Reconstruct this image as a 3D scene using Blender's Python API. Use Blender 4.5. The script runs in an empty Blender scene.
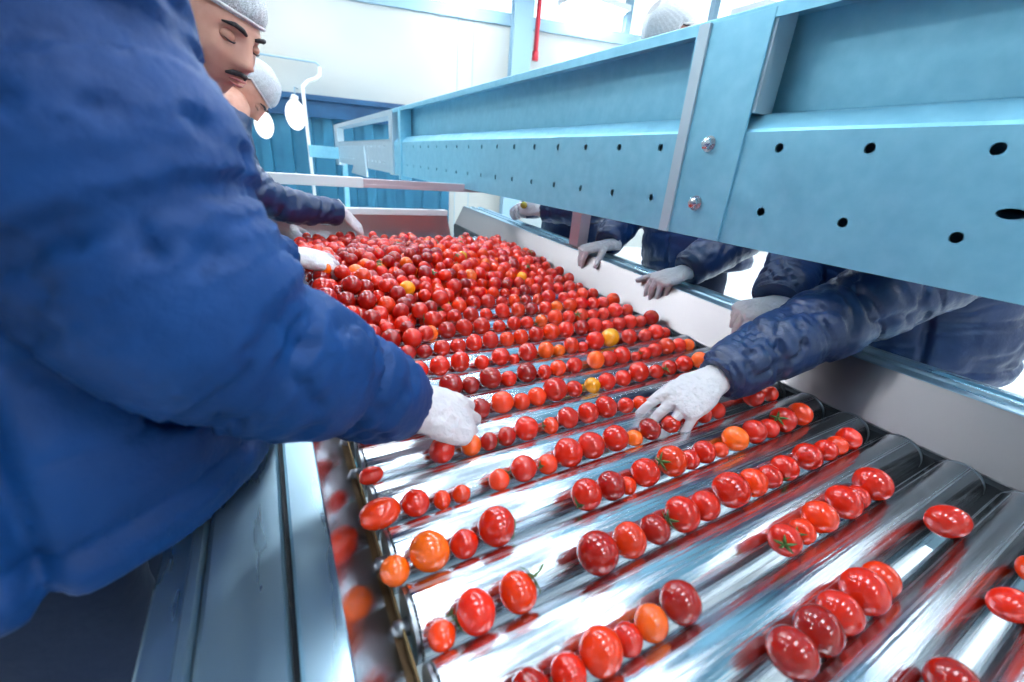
# Tomato sorting line: rollers, six workers, perforated beam. All sizes in metres, belt runs along +Y, floor at z = 0.
EXPOSURE = -0.15
TUBE = 42
WORLD = 2.2
ROWS={
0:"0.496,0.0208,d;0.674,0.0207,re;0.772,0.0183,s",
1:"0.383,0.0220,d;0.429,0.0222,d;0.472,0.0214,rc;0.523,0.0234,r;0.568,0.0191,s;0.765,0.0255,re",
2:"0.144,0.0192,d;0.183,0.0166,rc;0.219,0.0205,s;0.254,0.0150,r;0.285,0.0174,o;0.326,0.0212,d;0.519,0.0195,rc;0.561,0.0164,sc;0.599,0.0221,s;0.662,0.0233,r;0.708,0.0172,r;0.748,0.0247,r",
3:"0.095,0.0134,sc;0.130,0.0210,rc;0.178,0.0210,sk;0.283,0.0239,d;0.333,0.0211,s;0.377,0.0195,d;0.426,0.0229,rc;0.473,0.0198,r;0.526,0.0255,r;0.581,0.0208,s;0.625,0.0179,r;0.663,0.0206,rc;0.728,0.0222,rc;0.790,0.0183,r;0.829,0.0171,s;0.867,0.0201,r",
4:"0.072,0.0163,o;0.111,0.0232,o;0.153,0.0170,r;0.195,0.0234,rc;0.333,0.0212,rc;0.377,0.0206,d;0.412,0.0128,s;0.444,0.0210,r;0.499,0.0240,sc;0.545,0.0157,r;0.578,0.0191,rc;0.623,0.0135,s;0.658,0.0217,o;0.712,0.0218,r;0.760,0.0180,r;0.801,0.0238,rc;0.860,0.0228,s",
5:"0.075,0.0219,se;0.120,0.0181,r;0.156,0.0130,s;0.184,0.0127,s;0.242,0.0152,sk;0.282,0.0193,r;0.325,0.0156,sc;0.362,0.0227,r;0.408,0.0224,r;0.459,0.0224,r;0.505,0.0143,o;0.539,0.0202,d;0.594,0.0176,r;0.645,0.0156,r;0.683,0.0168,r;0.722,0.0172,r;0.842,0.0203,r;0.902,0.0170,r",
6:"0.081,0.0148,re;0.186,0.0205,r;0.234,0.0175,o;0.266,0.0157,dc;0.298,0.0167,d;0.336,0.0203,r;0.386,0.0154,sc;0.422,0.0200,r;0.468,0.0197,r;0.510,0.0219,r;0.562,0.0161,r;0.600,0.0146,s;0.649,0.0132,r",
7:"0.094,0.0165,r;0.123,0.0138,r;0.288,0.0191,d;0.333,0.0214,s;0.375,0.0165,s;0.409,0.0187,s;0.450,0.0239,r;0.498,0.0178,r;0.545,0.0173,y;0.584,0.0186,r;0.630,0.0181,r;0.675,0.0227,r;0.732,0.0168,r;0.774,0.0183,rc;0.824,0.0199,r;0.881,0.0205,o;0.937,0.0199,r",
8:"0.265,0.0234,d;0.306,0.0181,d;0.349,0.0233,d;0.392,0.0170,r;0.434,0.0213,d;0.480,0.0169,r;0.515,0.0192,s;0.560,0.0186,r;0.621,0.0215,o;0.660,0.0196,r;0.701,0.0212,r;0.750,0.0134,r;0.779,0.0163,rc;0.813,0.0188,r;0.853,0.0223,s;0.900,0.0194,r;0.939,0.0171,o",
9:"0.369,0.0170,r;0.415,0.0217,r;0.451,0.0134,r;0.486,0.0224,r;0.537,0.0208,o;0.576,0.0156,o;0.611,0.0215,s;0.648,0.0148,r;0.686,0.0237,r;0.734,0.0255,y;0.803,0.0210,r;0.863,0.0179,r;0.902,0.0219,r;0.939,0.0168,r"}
import bpy, bmesh, math, random
import numpy as np
from mathutils import Vector, Matrix, noise, Quaternion
random.seed(7)
S = bpy.context.scene
COL = S.collection
PI = math.pi
# ------------------------------------------------------------------ camera
CR = [[0.87419370, -0.47971553, 0.07522224], [-0.12355705, -0.36957070, -0.92095122], [0.46959454, 0.79579551, -0.38234861]]
CAMZ = 1.32
cam = bpy.data.objects.new('camera', bpy.data.cameras.new('camera'))
COL.objects.link(cam)
cam.matrix_world = Matrix(((CR[0][0], -CR[1][0], -CR[2][0], 0), (CR[0][1], -CR[1][1], -CR[2][1], 0), (CR[0][2], -CR[1][2], -CR[2][2], CAMZ), (0, 0, 0, 1)))
cam.data.lens = 420.03 / 1024 * 36
cam.data.sensor_width = 36
cam.data.clip_start = .02
cam.data.dof.use_dof = True
cam.data.dof.focus_distance = .95
cam.data.dof.aperture_fstop = 3.6
S.camera = cam
S.view_settings.view_transform = 'Standard'
S.view_settings.look = 'None'
S.view_settings.gamma = 1
S.view_settings.use_curve_mapping = False
S.view_settings.exposure = EXPOSURE

# ------------------------------------------------------------------ helpers
def lin(c):
    return tuple(((v / 255 + .055) / 1.055) ** 2.4 if v / 255 > .04045 else v / 255 / 12.92 for v in c) + (1,)

def tag(o, label=None, cat=None, group=None, kind=None):
    if label: o['label'] = label
    if cat: o['category'] = cat
    if group: o['group'] = group
    if kind: o['kind'] = kind
    return o

def link(name, me, mat=None, parent=None):
    o = bpy.data.objects.new(name, me)
    COL.objects.link(o)
    if mat is not None and not me.materials: me.materials.append(mat)
    if parent is not None:
        o.parent = parent
        o.matrix_parent_inverse = Matrix.Translation(parent.location).inverted()
    return o

def empty(name, loc, label=None, cat=None, group=None, kind=None):
    o = bpy.data.objects.new(name, None)
    COL.objects.link(o)
    o.location = loc
    o.empty_display_size = .1
    return tag(o, label, cat, group, kind)

class MB:
    def __init__(s): s.v = []; s.f = []
    def add(s, v, f):
        b = len(s.v); s.v += [tuple(p) for p in v]; s.f += [tuple(i + b for i in q) for q in f]; return s
    def box(s, x0, x1, y0, y1, z0, z1, bev=0):
        if bev:
            bm = bmesh.new(); bmesh.ops.create_cube(bm, size=1)
            for v in bm.verts: v.co = Vector(((x0 + x1) / 2 + v.co.x * (x1 - x0), (y0 + y1) / 2 + v.co.y * (y1 - y0), (z0 + z1) / 2 + v.co.z * (z1 - z0)))
            bmesh.ops.bevel(bm, geom=bm.edges[:], offset=bev, segments=2, affect='EDGES', profile=.6)
            bm.verts.index_update()
            s.add([v.co[:] for v in bm.verts], [[v.index for v in f.verts] for f in bm.faces]); bm.free(); return s
        v = [(x, y, z) for x in (x0, x1) for y in (y0, y1) for z in (z0, z1)]
        return s.add(v, [(0, 1, 3, 2), (4, 6, 7, 5), (0, 4, 5, 1), (2, 3, 7, 6), (0, 2, 6, 4), (1, 5, 7, 3)])
    def loft(s, rings, cap=True):
        n = len(rings[0]); v = [p for r in rings for p in r]; f = []
        for i in range(len(rings) - 1):
            for j in range(n):
                f.append((i * n + j, i * n + (j + 1) % n, (i + 1) * n + (j + 1) % n, (i + 1) * n + j))
        if cap:
            f.append(tuple(range(n))[::-1]); f.append(tuple((len(rings) - 1) * n + j for j in range(n)))
        return s.add(v, f)
    def tube(s, pts, rad, n=12, cap=True, round_=False):
        P = [Vector(p) for p in pts]
        if not hasattr(rad, '__len__'): rad = [rad] * len(P)
        rad = list(rad)
        if round_:
            d0 = (P[0] - P[1]).normalized(); d1 = (P[-1] - P[-2]).normalized(); r0 = rad[0]; r1 = rad[-1]
            P = [P[0] + d0 * r0 * .95, P[0] + d0 * r0 * .7] + P + [P[-1] + d1 * r1 * .7, P[-1] + d1 * r1 * .95]
            rad = [r0 * .3, r0 * .7] + rad + [r1 * .7, r1 * .3]
        T = []
        for i in range(len(P)):
            a = P[max(i - 1, 0)]; b = P[min(i + 1, len(P) - 1)]; T.append((b - a).normalized())
        u = T[0].orthogonal().normalized(); rings = []
        for i, p in enumerate(P):
            u = (u - T[i] * u.dot(T[i])).normalized(); w = T[i].cross(u)
            rings.append([p + (u * math.cos(2 * PI * k / n) + w * math.sin(2 * PI * k / n)) * rad[i] for k in range(n)])
        return s.loft(rings, cap)
    def cyl(s, a, b, r, n=16): return s.tube([a, b], r, n)
    def ball(s, c, r, n=16, m=10):
        if not hasattr(r, '__len__'): r = (r, r, r)
        c = Vector(c); v = [c + Vector((0, 0, r[2]))]
        for i in range(1, m):
            t = PI * i / m
            for k in range(n): v.append(c + Vector((r[0] * math.sin(t) * math.cos(2 * PI * k / n), r[1] * math.sin(t) * math.sin(2 * PI * k / n), r[2] * math.cos(t))))
        v.append(c - Vector((0, 0, r[2]))); f = []
        for k in range(n): f.append((0, 1 + k, 1 + (k + 1) % n))
        for i in range(m - 2):
            for k in range(n):
                a = 1 + i * n; f.append((a + k, a + n + k, a + n + (k + 1) % n, a + (k + 1) % n))
        e = len(v) - 1; a = 1 + (m - 2) * n
        for k in range(n): f.append((e, a + (k + 1) % n, a + k))
        return s.add(v, f)
    def extrude(s, prof, y0, y1, zf=None, steps=1):
        """closed profile in XZ swept along Y (zf lifts z with y)"""
        rings = []
        for i in range(steps + 1):
            y = y0 + (y1 - y0) * i / steps; dz = zf(y) if zf else 0
            rings.append([(p[0], y, p[1] + dz) for p in prof])
        return s.loft(rings)
    def mesh(s, name, smooth=False, angle=None):
        me = bpy.data.meshes.new(name); me.from_pydata(s.v, [], s.f)
        bm = bmesh.new(); bm.from_mesh(me); bmesh.ops.recalc_face_normals(bm, faces=bm.faces[:]); bm.to_mesh(me); bm.free()
        if smooth or angle is not None:
            me.polygons.foreach_set('use_smooth', [True] * len(me.polygons))
            if angle is not None: me.set_sharp_from_angle(angle=math.radians(angle))
        return me
    def build(s, name, mat, parent=None, smooth=False, angle=None):
        return link(name, s.mesh(name, smooth, angle), mat, parent)

def remesh(mb, vox, smooth=2):
    me = mb.mesh('tmp'); o = bpy.data.objects.new('tmp', me); COL.objects.link(o)
    m = o.modifiers.new('r', 'REMESH'); m.mode = 'VOXEL'; m.voxel_size = vox; m.adaptivity = 0
    if smooth:
        q = o.modifiers.new('s', 'SMOOTH'); q.factor = .5; q.iterations = smooth
    dg = bpy.context.evaluated_depsgraph_get(); out = bpy.data.meshes.new_from_object(o.evaluated_get(dg))
    bpy.data.objects.remove(o); out.polygons.foreach_set('use_smooth', [True] * len(out.polygons))
    return out

# ------------------------------------------------------------------ materials
def mat(name, col=(200, 200, 200), rough=.5, metal=0, **k):
    m = bpy.data.materials.new(name); m.use_nodes = True; nt = m.node_tree
    b = nt.nodes['Principled BSDF']; b.inputs['Base Color'].default_value = lin(col); b.inputs['Roughness'].default_value = rough; b.inputs['Metallic'].default_value = metal
    for kk, v in k.items(): b.inputs[kk.replace('_', ' ')].default_value = v
    return m
def nd(m, t, **k):
    n = m.node_tree.nodes.new(t)
    for a, v in k.items(): setattr(n, a, v)
    return n
def ln(m, a, b): m.node_tree.links.new(a, b)
def coords(m, scale=(1, 1, 1), kind='Object'):
    t = nd(m, 'ShaderNodeTexCoord'); mp = nd(m, 'ShaderNodeMapping'); mp.inputs['Scale'].default_value = scale
    ln(m, t.outputs[kind], mp.inputs['Vector']); return mp.outputs[0]
def noisy(m, scale, detail=3, lo=.4, hi=.6, vec=(1, 1, 1)):
    n = nd(m, 'ShaderNodeTexNoise'); n.inputs['Scale'].default_value = scale; n.inputs['Detail'].default_value = detail
    ln(m, coords(m, vec), n.inputs['Vector'])
    r = nd(m, 'ShaderNodeMapRange'); r.inputs[1].default_value = .3; r.inputs[2].default_value = .7; r.inputs[3].default_value = lo; r.inputs[4].default_value = hi
    ln(m, n.outputs[0], r.inputs[0]); return r.outputs[0]
def rough_noise(m, scale, lo, hi, vec=(1, 1, 1)): ln(m, noisy(m, scale, 4, lo, hi, vec), m.node_tree.nodes['Principled BSDF'].inputs['Roughness'])
def bump(m, scale, strength, dist, vec=(1, 1, 1), detail=3):
    b = nd(m, 'ShaderNodeBump'); b.inputs['Strength'].default_value = strength; b.inputs['Distance'].default_value = dist
    ln(m, noisy(m, scale, detail, 0, 1, vec), b.inputs['Height']); ln(m, b.outputs[0], m.node_tree.nodes['Principled BSDF'].inputs['Normal'])
def mixcol(m, fac, c1, c2):
    x = nd(m, 'ShaderNodeMix', data_type='RGBA'); x.inputs[6].default_value = lin(c1); x.inputs[7].default_value = lin(c2); ln(m, fac, x.inputs[0])
    ln(m, x.outputs[2], m.node_tree.nodes['Principled BSDF'].inputs['Base Color']); return x

M = {}
M['roller'] = mat('polished_roller_steel', (222, 228, 234), .2, 1); rough_noise(M['roller'], 9, .09, .36, (.06, 16, 16)); bump(M['roller'], 170, .8, .0006, (.012, 1, 1), 4)
M['rollercap'] = mat('roller_end_steel', (150, 155, 160), .35, 1)
M['steel'] = mat('brushed_steel', (166, 158, 158), .3, 1); rough_noise(M['steel'], 5, .31, .35, (8, 1, 8))  # warm tint of reflected tomatoes put into the steel colour
M['steel_dark'] = mat('shadowed_gap_steel', (60, 62, 66), .5, .8)
M['rail'] = mat('bluish_rail_steel', (160, 188, 202), .3, .9); rough_noise(M['rail'], 4, .22, .4, (6, 1, 6))
M['galv'] = mat('galvanised_steel', (128, 190, 212), .42, .45); mixcol(M['galv'], noisy(M['galv'], 30, 6, 0, 1), (126, 192, 216), (138, 202, 224)); rough_noise(M['galv'], 9, .32, .5)
M['galv_light'] = mat('pale_zinc_plate', (180, 200, 210), .45, .5); rough_noise(M['galv_light'], 20, .35, .55)
M['bolt'] = mat('bolt_steel', (205, 215, 222), .25, 1)
M['hole'] = mat('dark_hole', (12, 18, 24), .9)
M['brass'] = mat('tan_edge_seal', (150, 125, 85), .5)
M['tub'] = mat('dark_under_tray', (70, 80, 90), .5, .3)
M['floor'] = mat('pale_epoxy_floor', (226, 233, 236), .35); mixcol(M['floor'], noisy(M['floor'], 1.2, 5, 0, 1), (212, 222, 228), (236, 240, 240))
M['wall'] = mat('white_sandwich_panel', (226, 232, 232), .5); mixcol(M['wall'], noisy(M['wall'], .5, 2, 0, 1), (166, 180, 184), (190, 186, 176))
M['bluewall'] = mat('blue_cladding', (30, 100, 132), .45, .1); mixcol(M['bluewall'], noisy(M['bluewall'], 2, 4, 0, 1), (22, 92, 124), (44, 116, 146))
M['bluedark'] = mat('dark_blue_fascia', (22, 92, 140), .4); mixcol(M['bluedark'], noisy(M['bluedark'], 4, 3, 0, 1), (10, 58, 96), (20, 78, 118))
M['greycol'] = mat('grey_blue_paint', (140, 172, 190), .5)
M['white'] = mat('white_paint', (232, 236, 238), .4)
M['red'] = mat('red_pipe_paint', (214, 50, 66), .35)
M['pinkpost'] = mat('pinkish_grey_steel', (206, 186, 192), .35, .35)
M['ceil'] = mat('ceiling_sheet', (190, 208, 220), .6)
M['skin'] = mat('skin', (205, 150, 130), .5, 0, Subsurface_Weight=.1); mixcol(M['skin'], noisy(M['skin'], 25, 3, 0, 1), (196, 138, 118), (214, 160, 140))
M['hair'] = mat('dark_hair', (38, 32, 36), .6); bump(M['hair'], 120, .6, .003, (1, .2, 1))
M['lip'] = mat('lips', (176, 100, 96), .45)
M['eye'] = mat('eye_white', (220, 215, 212), .2)
M['iris'] = mat('dark_iris', (28, 20, 18), .15)
M['trouser'] = mat('navy_trousers', (14, 32, 62), .8); bump(M['trouser'], 30, .3, .004)
M['boot'] = mat('black_boot', (24, 24, 28), .5)
M['fruit_hand'] = None
def fabric(name, c1, c2, rough):
    m = mat(name, c1, rough, 0, Sheen_Weight=.0, Coat_Weight=.12, Coat_Roughness=.3)
    mixcol(m, noisy(m, 9, 3, 0, 1), c1, c2); bump(m, 55, .35, .0025, (1, 1, 1), 4); return m
M['jacket_lit'] = fabric('lit_navy_nylon', (0, 46, 98), (0, 60, 120), .6)  # navy nylon with the stronger light on it put into the colour
M['jacket_lit'].node_tree.nodes['Principled BSDF'].inputs['Coat Weight'].default_value = 0
M['jacket_lit'].node_tree.nodes['Principled BSDF'].inputs['Specular IOR Level'].default_value = .3
M['jacket_navy'] = fabric('navy_nylon', (8, 34, 74), (12, 46, 94), .4)
M['glove'] = mat('thin_white_glove', (216, 210, 213), .55, 0, Subsurface_Weight=.05); bump(M['glove'], 60, .8, .004, (1, 1, 1), 4)
M['board'] = mat('polished_guide_board', (205, 200, 204), .2, 1); rough_noise(M['board'], 5, .15, .26, (8, 1, 8))
m = mat('hairnet_mesh', (240, 245, 250), .6); M['hairnet'] = m
w1 = nd(m, 'ShaderNodeTexVoronoi', feature='DISTANCE_TO_EDGE'); w1.inputs['Scale'].default_value = 380; ln(m, coords(m), w1.inputs['Vector'])
cr = nd(m, 'ShaderNodeMapRange'); cr.inputs[1].default_value = .05; cr.inputs[2].default_value = .16; cr.inputs[3].default_value = .85; cr.inputs[4].default_value = .38
ln(m, w1.outputs[0], cr.inputs[0]); ln(m, cr.outputs[0], m.node_tree.nodes['Principled BSDF'].inputs['Alpha'])
def tomato_mat(name, attr):
    m = mat(name, (200, 20, 30), .12, 0, Coat_Weight=.35, Coat_Roughness=.03, Subsurface_Weight=.0, Subsurface_Scale=.01)
    if attr: src = nd(m, 'ShaderNodeVertexColor', layer_name='Col').outputs[0]
    else: src = nd(m, 'ShaderNodeObjectInfo').outputs['Color']
    h = nd(m, 'ShaderNodeHueSaturation'); h.inputs['Hue'].default_value = .510; h.inputs['Value'].default_value = 1.15
    ln(m, src, h.inputs['Color'])
    x = nd(m, 'ShaderNodeMix', data_type='RGBA'); ln(m, noisy(m, 45, 2, 0, .8), x.inputs[0]); ln(m, src, x.inputs[6]); ln(m, h.outputs[0], x.inputs[7])
    ln(m, x.outputs[2], m.node_tree.nodes['Principled BSDF'].inputs['Base Color']); return m

M['tomato'] = tomato_mat('tomato_skin', False); M['tomato_heap'] = tomato_mat('tomato_skin_heap', True)
M['calyx'] = mat('green_calyx', (78, 110, 46), .6)
def emis(name, col, st):
    m = bpy.data.materials.new(name); m.use_nodes = True; m.node_tree.nodes.clear()
    e = nd(m, 'ShaderNodeEmission'); e.inputs[0].default_value = lin(col); e.inputs[1].default_value = st
    o = nd(m, 'ShaderNodeOutputMaterial'); ln(m, e.outputs[0], o.inputs[0]); return m
M['tube'] = emis('lit_tube', (236, 246, 255), TUBE)
M['lamp_lit'] = emis('lit_lamp', (250, 252, 255), 2)

# ------------------------------------------------------------------ world
W = bpy.data.worlds.new('hall_daylight'); S.world = W; W.use_nodes = True
wt = W.node_tree; bg = wt.nodes['Background']; tc = wt.nodes.new('ShaderNodeTexCoord'); sx = wt.nodes.new('ShaderNodeSeparateXYZ'); wr = wt.nodes.new('ShaderNodeValToRGB')
wt.links.new(tc.outputs['Generated'], sx.inputs[0]); wt.links.new(sx.outputs[2], wr.inputs[0]); wt.links.new(wr.outputs[0], bg.inputs[0])
wr.color_ramp.elements[0].color = (.72, .84, .95, 1); wr.color_ramp.elements[1].color = (.95, 1, 1, 1); bg.inputs[1].default_value = WORLD
# ------------------------------------------------------------------ hall (setting)
def setting(name, mb, m, parent=None, **k):
    o = mb.build(name, m, parent, **k)
    if parent is None: tag(o, kind='structure')
    return o
WA = math.radians(-15.4)                       # the back wall runs off square to the conveyor
WO = Vector((0, 8.1, 0)); WX = Vector((math.cos(WA), math.sin(WA), 0)); WN = Vector((math.sin(WA), -math.cos(WA), 0))
def wallbox(mb, u0, u1, z0, z1, d0, d1):
    """box on the back wall: u along it, d out towards the conveyor"""
    v = [WO + WX * u + WN * d + Vector((0, 0, z)) for u in (u0, u1) for d in (d0, d1) for z in (z0, z1)]
    return mb.add(v, [(0, 1, 3, 2), (4, 6, 7, 5), (0, 4, 5, 1), (2, 3, 7, 6), (0, 2, 6, 4), (1, 5, 7, 3)])
setting('floor', MB().box(-6, 16, -4, 13, -.1, 0), M['floor'])
b = MB(); wallbox(b, -6, 12, 0, 3.34, -.15, 0); wallbox(b, -6, 1.0, 3.34, 6.2, -.15, 0)
setting('wall_back', b, M['wall'])
b = MB()
for u in (3.0, 3.24, 6.0, 7.3): wallbox(b, u, u + .012, 0, 3.34, 0, .008)
setting('trim_1', b, M['greycol'])
# strip windows above the panels: frame, mullions and glass
b = MB(); wallbox(b, 1.0, 12, 3.34, 3.50, -.12, .05)
b2 = MB(); wallbox(b2, 1.0, 12, 6.05, 6.2, -.12, .04)
w = setting('window_1', b, M['greycol'])
b2.build('window_frame', M['greycol'], w)
for u in (2.4, 5.75, 7.33, 8.9, 10.4):
    b = MB(); wallbox(b, u, u + .1, 3.5, 6.05, -.1, .03); b.build('mullion', M['greycol'], w)
gl = mat('window_glass', (240, 248, 255), .02, 0, Transmission_Weight=1, IOR=1.02, Alpha=.25); 
b = MB(); wallbox(b, 1.0, 12, 3.5, 6.05, -.06, -.05); b.build('pane', gl, w)
# blue cladding and its fascia
b = MB()
u = -1.0
while u < 2.65:
    wallbox(b, u, u + .16, 0, 1.78, .02, .06); wallbox(b, u + .16, u + .30, 0, 1.78, .02, .12); u += .30
setting('door_1', b, M['bluewall'])
b = MB(); wallbox(b, -2.2, 2.95, 1.78, 2.0, .0, .22); wallbox(b, -2.2, 2.98, 2.0, 2.07, .0, .28)
setting('trim_2', b, M['bluedark'])
# right-hand wall far off with windows, ceiling
setting('wall_right', MB().box(11.2, 11.4, -4, 7, 0, 1.1).box(11.2, 11.4, -4, 7, 3.4, 6.2).box(11.2, 11.4, -4, -3.2, 1.1, 3.4).box(11.2, 11.4, 6.2, 7, 1.1, 3.4), M['wall'])
w = setting('window_2', MB().box(11.18, 11.42, -3.2, 6.2, 1.1, 1.18).box(11.18, 11.42, -3.2, 6.2, 3.32, 3.4), M['greycol'])
for y in (-3.2, -1.3, .6, 2.5, 4.4, 6.14): MB().box(11.22, 11.38, y, y + .06, 1.18, 3.32).build('mullion', M['greycol'], w)
MB().box(11.29, 11.30, -3.2, 6.2, 1.18, 3.32).build('pane', gl, w)
setting('ceiling', MB().box(-6, 4.2, -4, 10, 6.2, 6.3).box(5.8, 11.4, -4, 10, 6.2, 6.3), M['ceil'])
w = setting('added_skylight', MB().box(4.2, 4.28, -4, 10, 6.15, 6.35).box(5.72, 5.8, -4, 10, 6.15, 6.35), M['greycol'])  # skylight added for bright streaks on the rollers and light from upper right
for y in (-4, -2, 0, 2, 4, 6, 8, 9.9): MB().box(4.28, 5.72, y, y + .08, 6.2, 6.3).build('mullion', M['greycol'], w)
MB().box(4.28, 5.72, -4, 10, 6.24, 6.25).build('pane', gl, w)
setting('wall_left', MB().box(-6.2, -6, -4, 11, 0, 6.2), M['wall'])
setting('wall_front', MB().box(-6, 11.4, -4.2, -4, 0, 6.2), M['wall'])
# strip lights hung from the ceiling
n = 0
for iy, y in enumerate((-2.9, -1.3, .3, 1.9, 3.5, 5.1, 6.6)):
    for x in (-3.9, -1.7, .5, 2.7, 4.9, 7.1, 9.3):
        if x < 0 and y < 1.5: continue
        f = empty('strip_light', (x, y, 3.7), 'long white strip light hung from the ceiling over the sorting hall', 'light', 'strip lights hung over the hall')
        MB().box(x - .5, x + .5, y - .30, y + .30, 3.72, 3.80, .01).build('housing', M['white'], f)
        for dy in (-.2, 0, .2): MB().box(x - .45, x + .45, y + dy - .032, y + dy + .032, 3.69, 3.715, .006).build('tube', M['tube'], f)
        MB().cyl((x - .4, y, 3.8), (x - .4, y, 6.2), .006, 6).cyl((x + .4, y, 3.8), (x + .4, y, 6.2), .006, 6).build('hanger', M['greycol'], f)
# columns and pipes in front of the back wall
def wp(u, z, d): return WO + WX * u + WN * d + Vector((0, 0, z))
t = empty('steel_column', wp(3.94, 0, .3), 'grey-blue steel column before the white back wall', 'column')
b = MB(); wallbox(b, 3.80, 4.09, 0, 6.2, .1, .14); wallbox(b, 3.80, 4.09, 0, 6.2, .34, .38); wallbox(b, 3.93, 3.96, 0, 6.2, .14, .34); b.build('flanged_shaft', M['greycol'], t)
b = MB(); wallbox(b, 3.75, 4.14, 0, .03, .04, .44); b.build('base_plate', M['greycol'], t)
t = tag(MB().tube([wp(4.21, 2.95, .2), wp(4.21, 6.2, .2)], .035, 12).tube([wp(4.21, 2.9, .2), wp(4.21, 3.02, .2)], .05, 12).build('fire_pipe', M['red'], None, True), 'red vertical pipe beside the grey-blue column', 'pipe')
b = MB().tube([wp(.82, 0, .45), wp(.79, 2.05, .45), wp(.79, 2.14, .45), wp(.86, 2.22, .4), wp(.96, 2.28, .3), wp(.99, 2.34, .2), wp(.99, 2.44, .14)], .025, 10)
tag(b.build('drop_pipe', M['white'], None, True), 'white pipe running down before the blue cladding, kinked near its top', 'pipe')
b = MB().tube([wp(-1.4, 2.56, .12), wp(.94, 2.50, .12), wp(.98, 2.47, .12), wp(.99, 2.43, .14)], .014, 8)
tag(b.build('conduit', M['greycol'], None, True), 'thin grey conduit running level across the upper white wall', 'pipe')
for (u, z, r, lab) in ((.69, 1.76, .13, 'white oval lamp hanging before the dark blue fascia'), (.27, 1.60, .12, 'white oval lamp half hidden behind the far worker in a hairnet')):
    c = wp(u, z, .6)
    t = empty('hanging_lamp', c, lab, 'lamp')
    MB().ball(c, (r, r, r * 1.5), 20, 14).build('lamp_globe', M['lamp_lit'], t, True)
    MB().tube([c + Vector((0, 0, r * 1.35)), c + Vector((.02, 0, r * 1.9))], [.06, .04], 14).build('lamp_cap', M['white'], t, True)
    MB().tube([c + Vector((.02, 0, r * 1.9)), c + Vector((.02, 0, .34)), wp(u, z + .36, .28)], .008, 6).build('lamp_arm', M['greycol'], t, True)

# ------------------------------------------------------------------ conveyor
PITCH, OFF, RR, ZC = .0835, -.003, .037, .874
def zb(y): return .035 * max(0, y - .45)
Y0, Y1 = -.62, 2.50
conv = empty('sorting_conveyor', (.53, 1.0, 0), 'roller sorting conveyor with steel side boards carrying the red tomatoes', 'conveyor')
rm = None
def roller_mesh():
    b = MB(); n = 40; rings = []
    for x, r in ((.078, RR - .003), (.080, RR), (.978, RR), (.983, RR - .004), (.984, RR - .010)):
        rings.append([(x, r * math.cos(2 * PI * k / n), r * math.sin(2 * PI * k / n)) for k in range(n)])
    b.loft(rings); return b.mesh('roller', angle=40)
def ring_mesh(a, c):
    b = MB(); n = 32
    for _ in (0,):
        rings = []
        for x, r in ((a, RR - .012), (a, RR - .001), (c, RR - .001), (c, RR - .012)):
            rings.append([(x, r * math.cos(2 * PI * k / n), r * math.sin(2 * PI * k / n)) for k in range(n)])
        b.loft(rings)
    return b.mesh('end_ring', angle=40)
def axle_mesh(a, c): return MB().cyl((a, 0, 0), (c, 0, 0), .009, 10).mesh('axle', True)
rme = roller_mesh(); ends = [('end_ring', ring_mesh(.0735, .0775)), ('end_ring', ring_mesh(.9865, .9905)), ('axle', axle_mesh(.056, .078)), ('axle', axle_mesh(.982, .9995))]
for k in range(-7, 25):
    y = OFF + PITCH * (k + .5); p = (0, y, ZC + zb(y))
    r = link('roller', rme, M['roller'], conv); r.matrix_parent_inverse = Matrix.Translation(-conv.location); r.location = p
    for nm, me in ends:
        c = bpy.data.objects.new(nm, me); COL.objects.link(c); c.parent = r
        if not me.materials: me.materials.append(M['rollercap'])
ST = 16
# guide boards lean outward; z is given at the flat front part and lifted with zb
MB().extrude([(1.000, .842), (1.004, .842), (1.004, .900), (1.056, 1.000), (1.052, 1.002), (1.000, .902)], Y0, Y1, zb, ST).build('guide_board', M['steel'], conv)
MB().extrude([(.062, .842), (.066, .842), (.066, .872), (.015, .950), (.011, .948), (.062, .870)], Y0, Y1, zb, ST).build('guide_board', M['board'], conv)
MB().extrude([(.0665, .846), (.0690, .846), (.0690, .879), (.0665, .881)], Y0, Y1, zb, ST).build('edge_seal', M['brass'], conv)
MB().extrude([(.992, .846), (.9995, .846), (.9995, .899), (.992, .893)], Y0, Y1, zb, ST).build('edge_bracket', M['steel_dark'], conv)
MB().extrude([(1.053, .998), (1.058, 1.003), (1.064, 1.003), (1.066, .999), (1.104, .999), (1.106, 1.004), (1.114, 1.004), (1.116, .996), (1.150, .996), (1.154, 1.002), (1.172, 1.002), (1.176, .998), (1.176, .93), (1.172, .93), (1.172, .99), (1.06, .99)], Y0, Y1, zb, ST).build('top_rail', M['rail'], conv)
MB().extrude([(.013, .945), (.013, .951), (-.019, .951), (-.022, .947), (-.022, .88), (-.018, .88), (-.018, .944)], Y0, Y1, zb, ST).build('top_rail', M['rail'], conv)
MB().extrude([(-.0225, .86), (-.028, .86), (-.028, .925), (-.0225, .925)], Y0, Y1, zb, ST).build('slot_strip', M['steel_dark'], conv)
MB().extrude([(-.028, .78), (-.028, .944), (-.031, .948), (-.090, .948), (-.094, .945), (-.094, .78)], Y0, Y1, zb, ST).build('side_beam', M['rail'], conv)
MB().extrude([(-.097, .80), (-.097, .938), (-.101, .942), (-.108, .942), (-.112, .934), (-.135, .932), (-.138, .928), (-.138, .80)], Y0, Y1, zb, ST).build('outer_channel', M['rail'], conv)
MB().extrude([(1.008, .72), (1.008, .84), (1.172, .90), (1.172, .72)], Y0, Y1, zb, ST).build('side_beam', M['rail'], conv)
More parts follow.
